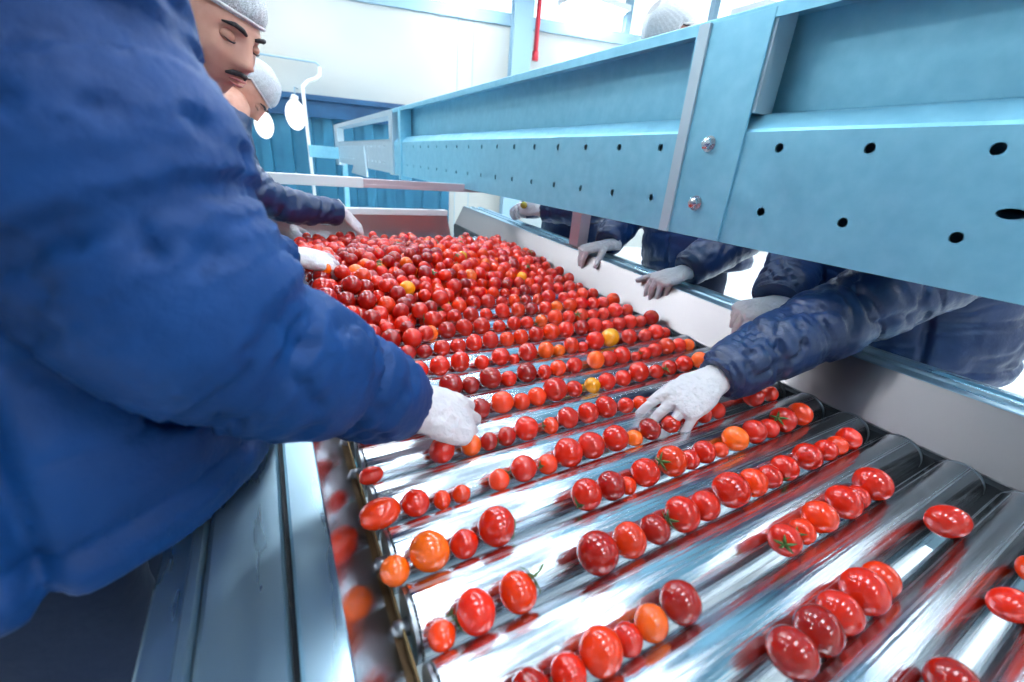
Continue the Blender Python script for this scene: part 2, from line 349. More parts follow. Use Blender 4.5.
for i, y in enumerate((-.45, .75, 2.3)):
    MB().box(-.088, -.034, y, y + .06, 0.02, .80 + zb(y), .004).build('leg', M['galv'], conv)
    MB().box(1.06, 1.115, y, y + .06, 0.02, .74 + zb(y), .004).build('leg', M['galv'], conv)
    MB().box(-.12, 0, y - .03, y + .09, 0, .02).build('foot_plate', M['galv'], conv)
    MB().box(1.03, 1.15, y - .03, y + .09, 0, .02).build('foot_plate', M['galv'], conv)
    MB().box(-.034, 1.06, y + .01, y + .05, .70, .74).build('cross_member', M['galv'], conv)
# chains that carry the roller axles, seen dark in the gaps at both ends
MB().extrude([(.052, .80), (.060, .80), (.060, .86), (.052, .86)], Y0, Y1, zb, ST).build('chain_guard', M['steel_dark'], conv)
MB().extrude([(.994, .79), (1.0, .79), (1.0, .845), (.994, .845)], Y0, Y1, zb, ST).build('chain_guard', M['steel_dark'], conv)

# feed chute at the back of the belt
ch = empty('feed_chute', (.4, 2.1, .8), 'steel feed chute plate with a pale top lip behind the tomato heap', 'chute')
v0 = .80 + zb(2.4)
b = MB(); b.add([(-.03, 2.09, v0), (.84, 2.09, v0), (.79, 2.09, 1.068), (-.03, 2.09, 1.068), (-.03, 2.102, v0), (.84, 2.102, v0), (.79, 2.102, 1.068), (-.03, 2.102, 1.068)],
                [(0, 1, 2, 3), (7, 6, 5, 4), (0, 4, 5, 1), (3, 2, 6, 7), (1, 5, 6, 2), (0, 3, 7, 4)]); b.build('chute_plate', M['steel'], ch)
MB().box(-.03, .79, 2.075, 2.115, 1.066, 1.094, .004).build('lip', M['white'], ch)
MB().box(-.03, .0, 2.102, 2.12, .72, .98).box(.74, .77, 2.102, 2.12, .72, .98).build('bracket', M['galv'], ch)

# ------------------------------------------------------------------ perforated overhead beam
bmx = empty('perforated_beam', (.92, 2.5, 1.2), 'long blue-grey steel beam punched with two rows of holes above the conveyor', 'beam')
FX = .90
def punched(y0, y1, z0, z1, x, th, holes):
    """plate in the YZ plane with real through holes: holes = [(y, z, ry, rz)], every one in its own cell"""
    b = MB(); ys = sorted(set([y0, y1] + [round((a[0] + c[0]) / 2, 4) for a, c in zip(sorted(set((h[0],) for h in holes)), sorted(set((h[0],) for h in holes))[1:])]))
    zm = (z0 + z1) / 2
    for ya, yb in zip(ys, ys[1:]):
        for za, zc in ((z0, zm), (zm, z1)):
            hs = [h for h in holes if ya <= h[0] <= yb and za <= h[1] <= zc]
            if not hs:
                b.box(x, x + th, ya, yb, za, zc); continue
            h = hs[0]; out = []; inn = []; n = 24
            ang = [2 * PI * (k + .5) / n for k in range(n)] + [math.atan2(cz - h[1], cy - h[0]) % (2 * PI) for cy in (ya, yb) for cz in (za, zc)]
            for a in sorted(ang):
                c, s = math.cos(a), math.sin(a)
                tt = min(((yb if c > 0 else ya) - h[0]) / c if abs(c) > 1e-6 else 9, ((zc if s > 0 else za) - h[1]) / s if abs(s) > 1e-6 else 9)
                out.append((h[0] + c * tt, h[1] + s * tt)); inn.append((h[0] + c * h[2], h[1] + s * h[3]))
            rings = [[(x, p[0], p[1]) for p in out], [(x, p[0], p[1]) for p in inn], [(x + th, p[0], p[1]) for p in inn], [(x + th, p[0], p[1]) for p in out]]
            b.loft(rings + [rings[0]], cap=False)
    return b
hol = []
yy = .24
while yy < 3.6:
    if not .60 < yy < .80: hol += [(yy, 1.394, .0086, .0086), (yy, 1.272, .0086, .0086)]
    yy += .1545
punched(.22, 3.62, 1.20, 1.424, FX, .004, hol).build('punched_face', M['galv'], bmx)
MB().box(FX, FX + .004, -.7, .1, 1.20, 1.424).build('face_plate', M['galv'], bmx)
punched(.10, .22, 1.20, 1.424, FX, .004, [(.196, 1.3115, .016, .0075)]).build('slotted_plate', M['galv'], bmx)
for (ya, yb) in ((-.7, 3.62),):
    MB().extrude([(FX, 1.424), (FX + .004, 1.430), (FX + .034, 1.459), (FX + .040, 1.462), (FX + .078, 1.464), (FX + .082, 1.470), (FX + .082, 1.642), (FX + .086, 1.642), (FX + .086, 1.464), (FX + .080, 1.458), (FX + .042, 1.456), (FX + .008, 1.424)], ya, yb).build('web', M['galv'], bmx)
    MB().extrude([(FX - .004, 1.622), (FX - .004, 1.645), (FX, 1.648), (FX + .125, 1.648), (FX + .125, 1.612), (FX + .121, 1.612), (FX + .121, 1.642), (FX, 1.642), (FX, 1.622)], ya, yb).build('top_flange', M['galv'], bmx)
    MB().extrude([(FX + .121, 1.612), (FX + .125, 1.612), (FX + .125, 1.200), (FX + .121, 1.200)], ya, yb).build('back_web', M['galv'], bmx)
    MB().extrude([(FX, 1.196), (FX + .125, 1.196), (FX + .125, 1.200), (FX, 1.200)], ya, yb).build('bottom_flange', M['galv'], bmx)
# splice with its two bolts
sp = MB().box(FX - .006, FX - .001, .628, .772, 1.197, 1.640, .0015).build('splice_plate', M['galv'], bmx)
MB().extrude([(FX - .012, 1.197), (FX - .012, 1.640), (FX - .002, 1.640), (FX - .002, 1.197)], .772, .800).build('splice_rib', M['galv_light'], sp)
MB().box(FX - .012, FX + .058, .800, .804, 1.464, 1.640).build('splice_web', M['galv'], sp)
MB().box(FX, FX + .058, .622, .630, 1.46, 1.640, .001).build('splice_flange', M['galv_light'], sp)
for z in (1.401, 1.273):
    b = MB(); rings = []
    for x, r in ((FX - .006, .017), (FX - .009, .017), (FX - .009, .0125), (FX - .020, .0122), (FX - .022, .009)):
        k_ = 6 if r < .015 else 24
        rings.append([(x, .708 + r * math.cos(2 * PI * k / 24) * (1 if r > .015 else 1 / max(math.cos(((k * 15) % 60 - 30) * PI / 180), .5) * .9), z + r * math.sin(2 * PI * k / 24) * (1 if r > .015 else 1 / max(math.cos(((k * 15) % 60 - 30) * PI / 180), .5) * .9)) for k in range(24)])
    b.loft(rings).build('bolt', M['bolt'], sp, angle=35)
# end plates and the open far bay
MB().box(FX - .012, FX + .07, 3.30, 3.36, 1.17, 1.640, .003).build('stiffener', M['galv'], bmx)
MB().box(FX - .014, FX + .07, 3.52, 3.62, 1.19, 1.640, .003).build('stiffener', M['galv_light'], bmx)
fh = []
yy = 3.85
while yy < 6.5: fh += [(yy, 1.395, .010, .012), (yy, 1.272, .010, .012)]; yy += .16
punched(3.62, 6.55, 1.20, 1.44, FX, .004, fh).build('far_face', M['galv_light'], bmx)
MB().box(FX - .004, FX + .12, 3.62, 6.6, 1.61, 1.648).box(FX, FX + .06, 3.62, 6.55, 1.436, 1.446).build('far_chord', M['galv_light'], bmx)
MB().box(FX - .01, FX + .07, 6.3, 6.55, 1.17, 1.61, .004).build('end_upright', M['galv_light'], bmx)
MB().box(FX - .35, FX + .0, 6.3, 6.42, 1.24, 1.38, .004).build('end_bracket', M['galv'], bmx)
MB().add([(FX - .02, 4.6, 1.385), (FX - .02, 4.9, 1.385), (FX - .02, 5.35, 1.12), (FX - .02, 4.5, 1.12), (FX - .005, 4.6, 1.385), (FX - .005, 4.9, 1.385), (FX - .005, 5.35, 1.12), (FX - .005, 4.5, 1.12)],
         [(0, 1, 2, 3), (7, 6, 5, 4), (0, 4, 5, 1), (1, 5, 6, 2), (2, 6, 7, 3), (3, 7, 4, 0)]).build('gusset', M['galv_light'], bmx)
MB().box(FX + .05, FX + .11, 6.42, 6.5, 0, 1.2).build('leg', M['galv'], bmx)
# crossbar, its pale left half sleeve, and the posts
cb = empty('cross_bar', (.4, 2.15, 1.18), 'level square cross bar running left from under the punched beam', 'bar')
MB().box(-.10, .40, 2.13, 2.17, 1.178, 1.222, .003).build('painted_section', M['white'], cb)
MB().box(.40, FX + .12, 2.13, 2.17, 1.180, 1.196, .002).box(.40, .93, 2.132, 2.168, 1.180, 1.218, .003).build('bare_section', M['pinkpost'], cb)
MB().box(-.10, -.06, 2.13, 2.17, .95 + zb(2.15), 1.178, .003).build('upright', M['steel'], cb)
t = empty('support_post', (1.10, 1.40, 1.0), 'square steel post standing on the far rail and holding up the beam', 'post')
zz = 1.003 + zb(1.4)
MB().box(1.078, 1.128, 1.37, 1.43, zz + .004, 1.24, .003).build('post_shaft', M['pinkpost'], t)
MB().box(1.07, 1.136, 1.355, 1.445, zz, zz + .004).build('base_plate', M['steel'], t)
MB().box(FX + .125, 1.078, 1.375, 1.425, 1.2, 1.24, .002).build('beam_bracket', M['galv'], t)
# ------------------------------------------------------------------ tomatoes
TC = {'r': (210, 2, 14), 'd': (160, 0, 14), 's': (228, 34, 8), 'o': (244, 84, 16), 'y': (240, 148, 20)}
def tomato_mesh(name, sx, seed, n=24, m=16):
    b = MB(); rnd = random.Random(seed); ph = rnd.random() * 6; v = []
    b.ball((0, 0, 0), 1, n, m)
    out = []
    for p in b.v:
        p = Vector(p); a = math.atan2(p.y, p.z); w = 1 + .012 * math.cos(5 * a + ph) * (1 - abs(p.x)) + .02 * noise.noise(p * 1.3 + Vector((seed, 0, 0)))
        # x is the stem axis: a dimple at the stem, a slight point at the other end
        d = (p - Vector((-1, 0, 0))).length
        w -= .10 * math.exp(-(d / .28) ** 2)
        out.append((p.x * sx * w, p.y * w, p.z * w))
    b.v = out; return b.mesh(name, True)
TM = [tomato_mesh('tomato_round', .97, 1), tomato_mesh('tomato_squat', .92, 2), tomato_mesh('tomato_plump', 1.04, 3)]
TE = tomato_mesh('tomato_oval', 1.38, 4)
def calyx_mesh(seed, stem):
    rnd = random.Random(seed); b = MB()
    for k in range(5):
        a = 2 * PI * k / 5 + rnd.uniform(-.2, .2); L = rnd.uniform(.55, .8); lift = rnd.uniform(-.02, .16); pts = []
        for i in range(5):
            t = i / 4; r = .08 + L * t; x = -.93 + .28 * t * t - lift * t * (2 if k % 2 else 1); pts.append((x - .03, r * math.cos(a), r * math.sin(a)))
        w = [.09, .13, .11, .07, .015]; L0 = []
        for i, p in enumerate(pts):
            tx, ty = -math.sin(a), math.cos(a)
            L0.append([(p[0] - .02, p[1] + tx * w[i], p[2] + ty * w[i]), (p[0] - .05, p[1], p[2]), (p[0] - .02, p[1] - tx * w[i], p[2] - ty * w[i]), (p[0] + .02, p[1], p[2])])
        b.loft(L0)
    if stem: b.tube([(-.9, 0, 0), (-1.15, .05, .05), (-1.5, .2, .12), (-1.8, .25, .05)], [.09, .07, .06, .07], 8)
    else: b.tube([(-.88, 0, 0), (-1.02, .02, .02)], [.08, .07], 8)
    return b.mesh('calyx', True)
CM = [calyx_mesh(1, False), calyx_mesh(2, False), calyx_mesh(3, True)]
for me in TM + [TE]: me.materials.append(M['tomato'])
for me in CM: me.materials.append(M['calyx'])
rt = random.Random(11)
def vary(c, rnd, amt=.08):
    l = lin(c); k = 1 + rnd.uniform(-amt, amt) * 2; return (l[0] * k, l[1] * k * rnd.uniform(.8, 1.25), l[2] * k, 1)
BALLS = []                                        # every tomato (x, y, z, r)
def put(x, y, z, r, code, flags='', label=None, group=None, name='tomato'):
    long = 'e' in flags
    me = TE if long else rt.choice(TM)
    o = bpy.data.objects.new(name, me); COL.objects.link(o); o.location = (x, y, z); o.scale = (r, r, r)
    if long: o.scale = (r * .86,) * 3
    if long: q = Quaternion((0, 0, 1), rt.uniform(-.5, .1))
    elif 'c' in flags or 'k' in flags:
        d = Vector((rt.choice((-1, -.8, .9)), -rt.uniform(-.2, .45), rt.uniform(-.5, .35))).normalized(); q = Vector((-1, 0, 0)).rotation_difference(d)
        if 'k' in flags: q = Vector((-1, 0, 0)).rotation_difference(Vector((.9, .15, .4)).normalized())
    else:
        d = Vector((rt.uniform(-1, 1), rt.uniform(-.3, 1), rt.uniform(-1, .3))).normalized(); q = Vector((-1, 0, 0)).rotation_difference(d)
    o.rotation_mode = 'QUATERNION'; o.rotation_quaternion = q
    o.color = vary(TC[code], rt)
    tag(o, label, 'tomato', group)
    if 'c' in flags or 'k' in flags:
        c = bpy.data.objects.new('calyx', CM[2] if 'k' in flags else rt.choice(CM[:2])); COL.objects.link(c); c.parent = o
        c.scale = (.8, .8, .8) if not 'k' in flags else (1, 1, 1); 
        if not 'k' in flags: c.location = (-.18, 0, 0)
    BALLS.append((x, y, z, r)); return o
NUM = ['leftmost', 'second', 'third', 'fourth', 'fifth', 'sixth', 'seventh', 'eighth', 'ninth', 'tenth', 'eleventh', 'twelfth', 'thirteenth', 'fourteenth', 'fifteenth', 'sixteenth', 'seventeenth', 'eighteenth', 'nineteenth', 'twentieth']
ROWN = ['the frontmost row', 'second row from front', 'third row from front', 'fourth row from front', 'fifth row from front', 'sixth row from front', 'seventh row from front', 'eighth row from front', 'ninth row from front', 'tenth row from front']
COLN = {'r': 'red', 'd': 'deep red', 's': 'orange-red', 'o': 'orange', 'y': 'yellow-orange'}
def zval(r, y, dy=0): return ZC + zb(y) + math.sqrt((RR + r) ** 2 - (PITCH / 2) ** 2)
for k in range(10):
    row = [t.split(',') for t in ROWS[k].split(';')]; y = OFF + PITCH * k
    for i, (x, r, fl) in enumerate(row):
        x = float(x); r = float(r); code = fl[0]; fg = fl[1:]
        size = 'small ' if r < .0165 else ('large ' if r > .0225 else '')
        kind = 'elongated ' if 'e' in fg else ''
        stem = ' with a long green stem' if 'k' in fg else (' with green calyx' if 'c' in fg else '')
        pos = NUM[i] + ('' if i == 0 else ' from left')
        if i == len(row) - 1: pos = 'rightmost'
        lab = '%s%s%s tomato%s, %s in %s' % (size, kind, COLN[code], stem, pos, ROWN[k])
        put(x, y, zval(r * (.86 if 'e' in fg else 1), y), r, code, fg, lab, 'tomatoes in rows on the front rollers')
# heap: balls settle on the rollers and on each other
CELL = .052; GRID = {}
def gadd(b):
    GRID.setdefault((int(b[0] / CELL), int(b[1] / CELL)), []).append(b)
for b in BALLS: gadd(b)
def rest(x, y, r):
    z = -1; k = (y - OFF) / PITCH - .5; k0 = math.floor(k)
    for kk in (k0, k0 + 1):
        yc = OFF + PITCH * (kk + .5); d = abs(y - yc); q = (RR + r) ** 2 - d * d
        if q > 0: z = max(z, ZC + zb(yc) + math.sqrt(q))
    i, j = int(x / CELL), int(y / CELL)
    for a in (i - 1, i, i + 1):
        for c in (j - 1, j, j + 1):
            for (bx, by, bz, br) in GRID.get((a, c), ()):
                d2 = (x - bx) ** 2 + (y - by) ** 2; s = (r + br) * .985
                if d2 < s * s: z = max(z, bz + math.sqrt(s * s - d2))
    return z
def xr(y): return .080, .985
AUTO = []
def drop(x, y, r, steps=26, st=.012):
    z = rest(x, y, r)
    for i in range(steps):
        s = st * (1 - i / steps) + .0015; best = None
        for dx, dy in ((s, 0), (-s, 0), (0, s), (0, -s), (s * .7, s * .7), (-s * .7, s * .7), (s * .7, -s * .7), (-s * .7, -s * .7)):
            nx, ny = x + dx, y + dy
            if not (.078 + r * .6 < nx < .995 - r * .7 and ny < 1.93): continue
            nz = rest(nx, ny, r)
            if nz < z - 1e-5: best = (nx, ny, nz); z = nz
        if best: x, y, z = best
    return x, y, z
def heapmask(x, y): return y - (.70 + .80 * max(0, x - .12) ** .9)
rh = random.Random(5)
def cc(x, y):
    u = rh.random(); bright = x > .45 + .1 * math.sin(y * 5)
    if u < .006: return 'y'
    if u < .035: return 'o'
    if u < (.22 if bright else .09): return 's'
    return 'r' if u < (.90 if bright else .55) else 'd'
kept = []
for k in range(6, 24):                           # first every valley gets its row
    y = OFF + PITCH * k; x = .098
    if k in (6, 7): lim = (.1, .17) if k == 6 else (.13, .29)
    while x < .97:
        r = rh.uniform(.0175, .0240); hm = heapmask(x, y)
        ok = (k >= 10) or (k == 9 and x < .35) or (k == 8 and x < .245) or (k in (7,) and .145 < x < .27)
        if ok:
            yy_ = y; z = rest(x, yy_, r)
            if z < zval(r, y) + .002 and rh.random() < (.97 if hm > 0 else .90):
                kept.append((x, yy_, z, r)); gadd((x, yy_, z, r)); x += r * 2 + rh.uniform(0, .003 if hm > 0 else .006); continue
        x += .006
for n_ in range(1300):
    for t_ in range(4):
        x = rh.uniform(.09, .975); y = rh.uniform(.50, 1.92)
        if heapmask(x, y) > rh.uniform(-.14, .22): break
    else: continue
    r = rh.uniform(.0175, .0245); c = None
    for q_ in range(2):
        e = drop(min(max(x + rh.uniform(-.02, .02), .09), .97), y + rh.uniform(-.02, .02), r)
        if c is None or e[2] < c[2]: c = e
    x, y, z = c
    h = z - (ZC + zb(y)); top = .052 + min(max(heapmask(x, y) * .22, 0), .075) * (1.0 - .45 * max(0, x - .6) / .4) * (1 - .75 * max(0, min(1, (y - 1.35) / .5)))
    if h > top or heapmask(x, y) < -.12: continue
    kept.append((x, y, z, r)); gadd((x, y, z, r))
# the nearest that lie on top stay individuals, the rest are one mass
cp = Vector((0, 0, CAMZ))
def covered(b):
    n_ = 0
    i, j = int(b[0] / CELL), int(b[1] / CELL)
    for a in (i - 1, i, i + 1):
        for c in (j - 1, j, j + 1):
            for o_ in GRID.get((a, c), ()):
                if o_[2] > b[2] + .012 and (o_[0] - b[0]) ** 2 + (o_[1] - b[1]) ** 2 < .026 ** 2: n_ += 1
    return n_ >= 2
kept.sort(key=lambda b: (Vector(b[:3]) - cp).length * (3 if covered(b) else 1))
NIND = 300 - len(BALLS)
for b in kept[:NIND]:
    fl = 'c' if rh.random() < .10 else ''
    inheap = heapmask(b[0], b[1]) > 0
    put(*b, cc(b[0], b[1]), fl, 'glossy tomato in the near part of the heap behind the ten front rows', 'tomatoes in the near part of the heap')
mb_s = []
vs = []; fs = []; cs = []
tmpl = MB().ball((0, 0, 0), 1, 14, 9); n0 = len(tmpl.v); V0 = np.array([tuple(p) for p in tmpl.v])
for b in kept[NIND:]:
    s = np.array([b[3] * rh.uniform(.93, 1.12), b[3] * rh.uniform(.95, 1.03), b[3] * rh.uniform(.95, 1.03)]); a = rh.uniform(0, PI); R_ = np.array([[math.cos(a), -math.sin(a), 0], [math.sin(a), math.cos(a), 0], [0, 0, 1]])
    o_ = len(vs) * n0; vs.append((V0 * s) @ R_.T + np.array(b[:3])); fs += [tuple(i + o_ for i in f) for f in tmpl.f]; cs += [vary(TC[cc(b[0], b[1])], rh)] * n0
me = bpy.data.meshes.new('tomato_heap'); me.from_pydata(np.concatenate(vs).tolist(), [], fs)
ca = me.color_attributes.new('Col', 'FLOAT_COLOR', 'POINT'); ca.data.foreach_set('color', np.array(cs, dtype=np.float32).ravel())
me.polygons.foreach_set('use_smooth', [True] * len(me.polygons))
tag(link('tomato_heap', me, M['tomato_heap']), 'dense heap of red tomatoes filling the far part of the conveyor', 'tomatoes', None, 'stuff')
print('TOMATOES', len(BALLS), len(kept))
# green calyxes scattered over the heap belong to it
hb = bpy.data.objects['tomato_heap']; b = MB()
for q in [t for t in kept[NIND:] if not covered(t)][::22]:
    d = Vector((rh.uniform(-.6, .6), -rh.uniform(.2, 1), rh.uniform(.4, 1))).normalized(); qq = Vector((-1, 0, 0)).rotation_difference(d)
    cm = CM[0]; b.add([Vector(q[:3]) + qq @ (v.co * q[3] * .82 + Vector((-q[3] * .17, 0, 0))) for v in cm.vertices], [list(p.vertices) for p in cm.polygons])
c = b.build('calyx', M['calyx'], hb, True); c['kind'] = 'stuff'
# ------------------------------------------------------------------ people
def frame(d, n):
    """columns x (right of a palm-down hand), y along d, z dorsal n"""
    y = Vector(d).normalized(); z = Vector(n); z = (z - y * z.dot(y)).normalized(); x = y.cross(z)
    return Matrix(((x.x, y.x, z.x), (x.y, y.y, z.y), (x.z, y.z, z.z)))
def hand_parts(right, curls, spread, thumb, sc=1.0):
    """a right hand palm down has its thumb at -x; curls = per finger (a, b, c) in degrees"""
    b = MB(); sg = 1 if right else -1; rings = []
    for y, w, t, z, xo in ((-.055, .031, .026, 0, 0), (-.035, .030, .024, 0, 0), (-.012, .028, .020, 0, 0), (.010, .032, .018, 0, -.001), (.035, .041, .0175, -.001, -.002), (.060, .043, .0155, -.001, 0), (.082, .042, .0135, -.001, 0), (.096, .038, .0105, -.003, 0), (.102, .030, .007, -.004, 0)):
        r = []
        for k in range(24):
            a = 2 * PI * k / 24; c, s = math.cos(a), math.sin(a)
            r.append((sg * (xo + w * (abs(c) ** .8) * (1 if c > 0 else -1)), y, z + t * (abs(s) ** .85) * (1 if s > 0 else -1)))
        rings.append(r)
    b.loft(rings)
    bx = (-.030, -.0105, .0105, .029); by = (.086, .092, .088, .078); L = (.073, .081, .075, .060); R_ = (.0098, .0101, .0096, .0086)
    for i in range(4):
        p = Vector((sg * bx[i], by[i], -.002)); pts = [Vector((sg * bx[i] * .75, by[i] - .035, -.002)), p.copy()]; rad = [R_[i] * .9, R_[i] * 1.08]; a = 0; yaw = math.radians(spread[i]) * sg
        for j, fr in enumerate((.44, .30, .26)):
            a += math.radians(curls[i][j]); d = Vector((math.sin(yaw) * math.cos(a), math.cos(yaw) * math.cos(a), -math.sin(a)))
            q = p + d * L[i] * fr
            pts += [p + (q - p) * .5, q]; rad += [R_[i] * (1.0 - .06 * j), R_[i] * (1.02 - .07 * (j + 1))]; p = q
        b.tube(pts, rad, 12, True, True)
    # thumb leaves the side of the palm near its base
    p = Vector((-sg * .022, .018, -.006)); pts = [p.copy()]; rad = [.016]
    for d, l, r in zip(thumb, (.046, .036, .028), (.0135, .0112, .0092)):
        d = Vector((-sg * d[0], d[1], d[2])).normalized(); q = p + d * l; pts += [p + (q - p) * .5, q]; rad += [(rad[-1] + r) / 2 * 1.0, r]; p = q
    b.tube(pts, rad, 12, True, True)
    return b
FLAT = ((12, 10, 6),) * 4
def glove(name, parent, wrist, d, n, right, curls, spread=(-7, -2, 3, 9), thumb=((.75, .6, -.25), (.45, .85, -.2), (.25, .95, -.15)), sc=1.0, vox=.0021, cuff=.05):
    b = hand_parts(right, curls, spread, thumb)
    me = remesh(b, vox, 3); F = frame(d, n); W_ = Vector(wrist)
    vn = [v.normal.copy() for v in me.vertices]
    for v, nn in zip(me.vertices, vn):            # loose creases of a thin glove
        p = v.co; c = noise.noise(Vector((p.x * 70, p.y * 34, p.z * 60)) + Vector(wrist) * 9); k = .0011 if p.y < .09 else .0005
        v.co = p + nn * (abs(c) * -2 * k + k * .6 + (.0016 * math.exp(-((p.y + .012) / .02) ** 2)))
        v.co = W_ + F @ (v.co * sc)
    me.update()
    return link(name, me, M['glove'], parent)
def seg_t(p, a, b_):
    ab = b_ - a; t = max(0, min(1, (p - a).dot(ab) / ab.length_squared)); return t, (p - a - ab * t).length
def sweep(P, R_, n=10):
    """smoothed polyline with radii"""
    pts = []; rad = []
    for i in range(len(P) - 1):
        p0 = P[max(i - 1, 0)]; p1 = P[i]; p2 = P[i + 1]; p3 = P[min(i + 2, len(P) - 1)]
        for k in range(n):
            t = k / n; pts.append(.5 * ((2 * p1) + (p2 - p0) * t + (2 * p0 - 5 * p1 + 4 * p2 - p3) * t * t + (3 * p1 - p0 - 3 * p2 + p3) * t ** 3)); rad.append(R_[i] + (R_[i + 1] - R_[i]) * (t * t * (3 - 2 * t)))
    pts.append(P[-1]); rad.append(R_[-1]); return pts, rad
def jacket(parent, mname, hem, neck, face, arms, tr, vox=.007, quilt=.10, aq=.085, depth=.006, wr=.005, seams=(), shrad=.0, armr=(.092, .085, .074, .056, .05), seed=0):
    """hem/neck: centres of the hem and collar; face: facing; arms: lists of joints shoulder..cuff; tr: half widths (hem, waist, chest, shoulder) x2"""
    H_, N_ = Vector(hem), Vector(neck); ax = (N_ - H_).normalized(); f = Vector(face); f = (f - ax * f.dot(ax)).normalized(); s = ax.cross(f)
    L = (N_ - H_).length; b = MB(); rings = []
    prof = [(0, tr[0] * .985, tr[4] * .985), (.015, tr[0], tr[4]), (.05, tr[0] * 1.02, tr[4] * 1.03), (.3, tr[1], tr[5]), (.55, tr[2], tr[6]), (.76, tr[3], tr[6] * .92), (.88, tr[3] * .88, tr[6] * .78), (.95, tr[3] * .55, tr[6] * .6), (1.0, .085, .085), (1.05, .08, .08)]
    for t, w, dd in prof:
        rings.append([H_ + ax * L * t + s * w * math.cos(2 * PI * k / 40) + f * dd * math.sin(2 * PI * k / 40) for k in range(40)])
    b.loft(rings)
    lines = []
    for A in arms:
        P = [Vector(p) for p in A]; rr = list(armr)
        if len(P) == 3: rr = [armr[0], armr[2], armr[3]]
        if len(P) == 4: rr = [armr[0], armr[1], armr[2], armr[3]]
        pts, rad = sweep(P, rr, 10); b.tube(pts, rad, 28); lines.append((pts, rad))
    me = remesh(b, vox, 4)
    nrm = [v.normal.copy() for v in me.vertices]; so = Vector((seed * 3.1, seed * 1.7, 0))
    for v, nn in zip(me.vertices, nrm):
        p = v.co; best = None
        for pts, rad in lines:
            acc = 0
            for i in range(len(pts) - 1):
                t, d = seg_t(p, pts[i], pts[i + 1]); l_ = (pts[i + 1] - pts[i]).length; rr = rad[i]
                if best is None or d - rr < best[0]: best = (d - rr, acc + l_ * t, i, pts, rr)
                acc += l_
        hh = (p - H_).dot(ax); q = p - H_ - ax * hh; lx = q.dot(s); lf = q.dot(f)
        dt = math.hypot(lx / max(tr[2], .01), lf / max(tr[6], .01)) - 1
        if best[0] < .018 and (best[0] < .004 or dt > .12):
            sarc = best[1]; pts = best[3]; tot = sum((pts[i + 1] - pts[i]).length for i in range(len(pts) - 1)); sc_ = tot - sarc
            g = (sc_ + .012 * noise.noise(p * 7 + so)) / aq; g = abs(g - round(g)) * aq
            u_ = min(1, g / (aq / 2)); dsp = depth * (math.sqrt(max(0, 1 - (1 - u_) ** 2)) * 1.5 - 1.1)
            i = best[2]; T_ = (pts[i + 1] - pts[i]).normalized(); rv = p - pts[i]; u = T_.orthogonal().normalized(); an = math.atan2(rv.dot(T_.cross(u)), rv.dot(u))
            rn = noise.noise(Vector((sarc * 17 + .5 * math.sin(an + seed), math.cos(an) * .75, math.sin(an) * .75)) + so); rn = .35 - 1.3 * math.exp(-(rn / .09) ** 2)
            rn2 = noise.noise(Vector((sarc * 42, math.cos(an) * 1.2, math.sin(an) * 1.2)) + so)
            edge = min(1, sc_ / .03)
            dsp += wr * (rn * .9 + rn2 * .45) * edge
            if sc_ < .022: dsp += -.003
        else:
            g = (hh - .045) / quilt; g = abs(g - round(g)) * quilt; u_ = min(1, g / (quilt / 2)); dsp = depth * (math.sqrt(max(0, 1 - (1 - u_) ** 2)) * 1.5 - 1.1)
            an = math.atan2(lf, lx)
            for sa in seams:
                da = abs((an - sa + PI) % (2 * PI) - PI) * .2; dsp -= depth * 1.3 * math.exp(-(da / .008) ** 2)
            rn = noise.noise(Vector((p.x * 7, p.y * 7, p.z * 20)) + so); rn = .35 - 1.3 * math.exp(-(rn / .09) ** 2)
            rn2 = noise.noise(Vector((p.x * 26, p.y * 26, p.z * 34)) + so)
            dsp += wr * (rn * .45 + rn2 * .5) * min(1, .3 + hh / .06)
            if hh < .02: dsp -= .0015
        v.co = p + nn * dsp
    me.update()
    return link('jacket', me, M[mname], parent)
def trousers(parent, hip, knees, ankles, top=None, w=.16, d=.115, face=(1, 0, 0)):
    b = MB(); hp = Vector(hip); f = Vector(face); s = Vector((0, 0, 1)).cross(f).normalized(); rings = []
    for dz, a, c in ((.16, .9, .95), (.05, 1, 1), (-.06, 1.02, 1.02), (-.12, .9, .9)):
        rings.append([hp + Vector((0, 0, dz)) + s * w * a * math.cos(2 * PI * k / 24) + f * d * c * math.sin(2 * PI * k / 24) for k in range(24)])
    b.loft(rings)
    for i, sg in enumerate((1, -1)):
        P = [hp + s * w * .5 * sg + Vector((0, 0, -.04)), Vector(knees[i]) + Vector((0, 0, .2)), Vector(knees[i]), Vector(ankles[i])]
        pts, rad = sweep(P, [.092, .085, .068, .058], 6); b.tube(pts, rad, 18)
    me = remesh(b, .012, 4)
    for v in me.vertices: v.co += v.normal.copy() * .004 * noise.noise(Vector((v.co.x * 14, v.co.y * 14, v.co.z * 22)))
    return link('trousers', me, M['trouser'], parent)
def boot(parent, a, f):
    f = Vector(f).normalized(); a = Vector(a); s = Vector((0, 0, 1)).cross(f); rings = []
    for t, w, h in ((-.075, .022, .05), (-.06, .036, .085), (0, .040, .10), (.06, .042, .075), (.13, .047, .052), (.18, .042, .042), (.205, .024, .028)):
        rings.append([a + f * t + s * w * math.cos(2 * PI * k / 16) + Vector((0, 0, h / 2 * (1 + math.sin(2 * PI * k / 16)))) - Vector((0, 0, a.z)) for k in range(16)])
    b = MB().loft(rings); b.tube([(a.x, a.y, .05), (a.x, a.y, .16)], [.044, .052], 16)
    return b.build('boot', M['boot'], parent, True)
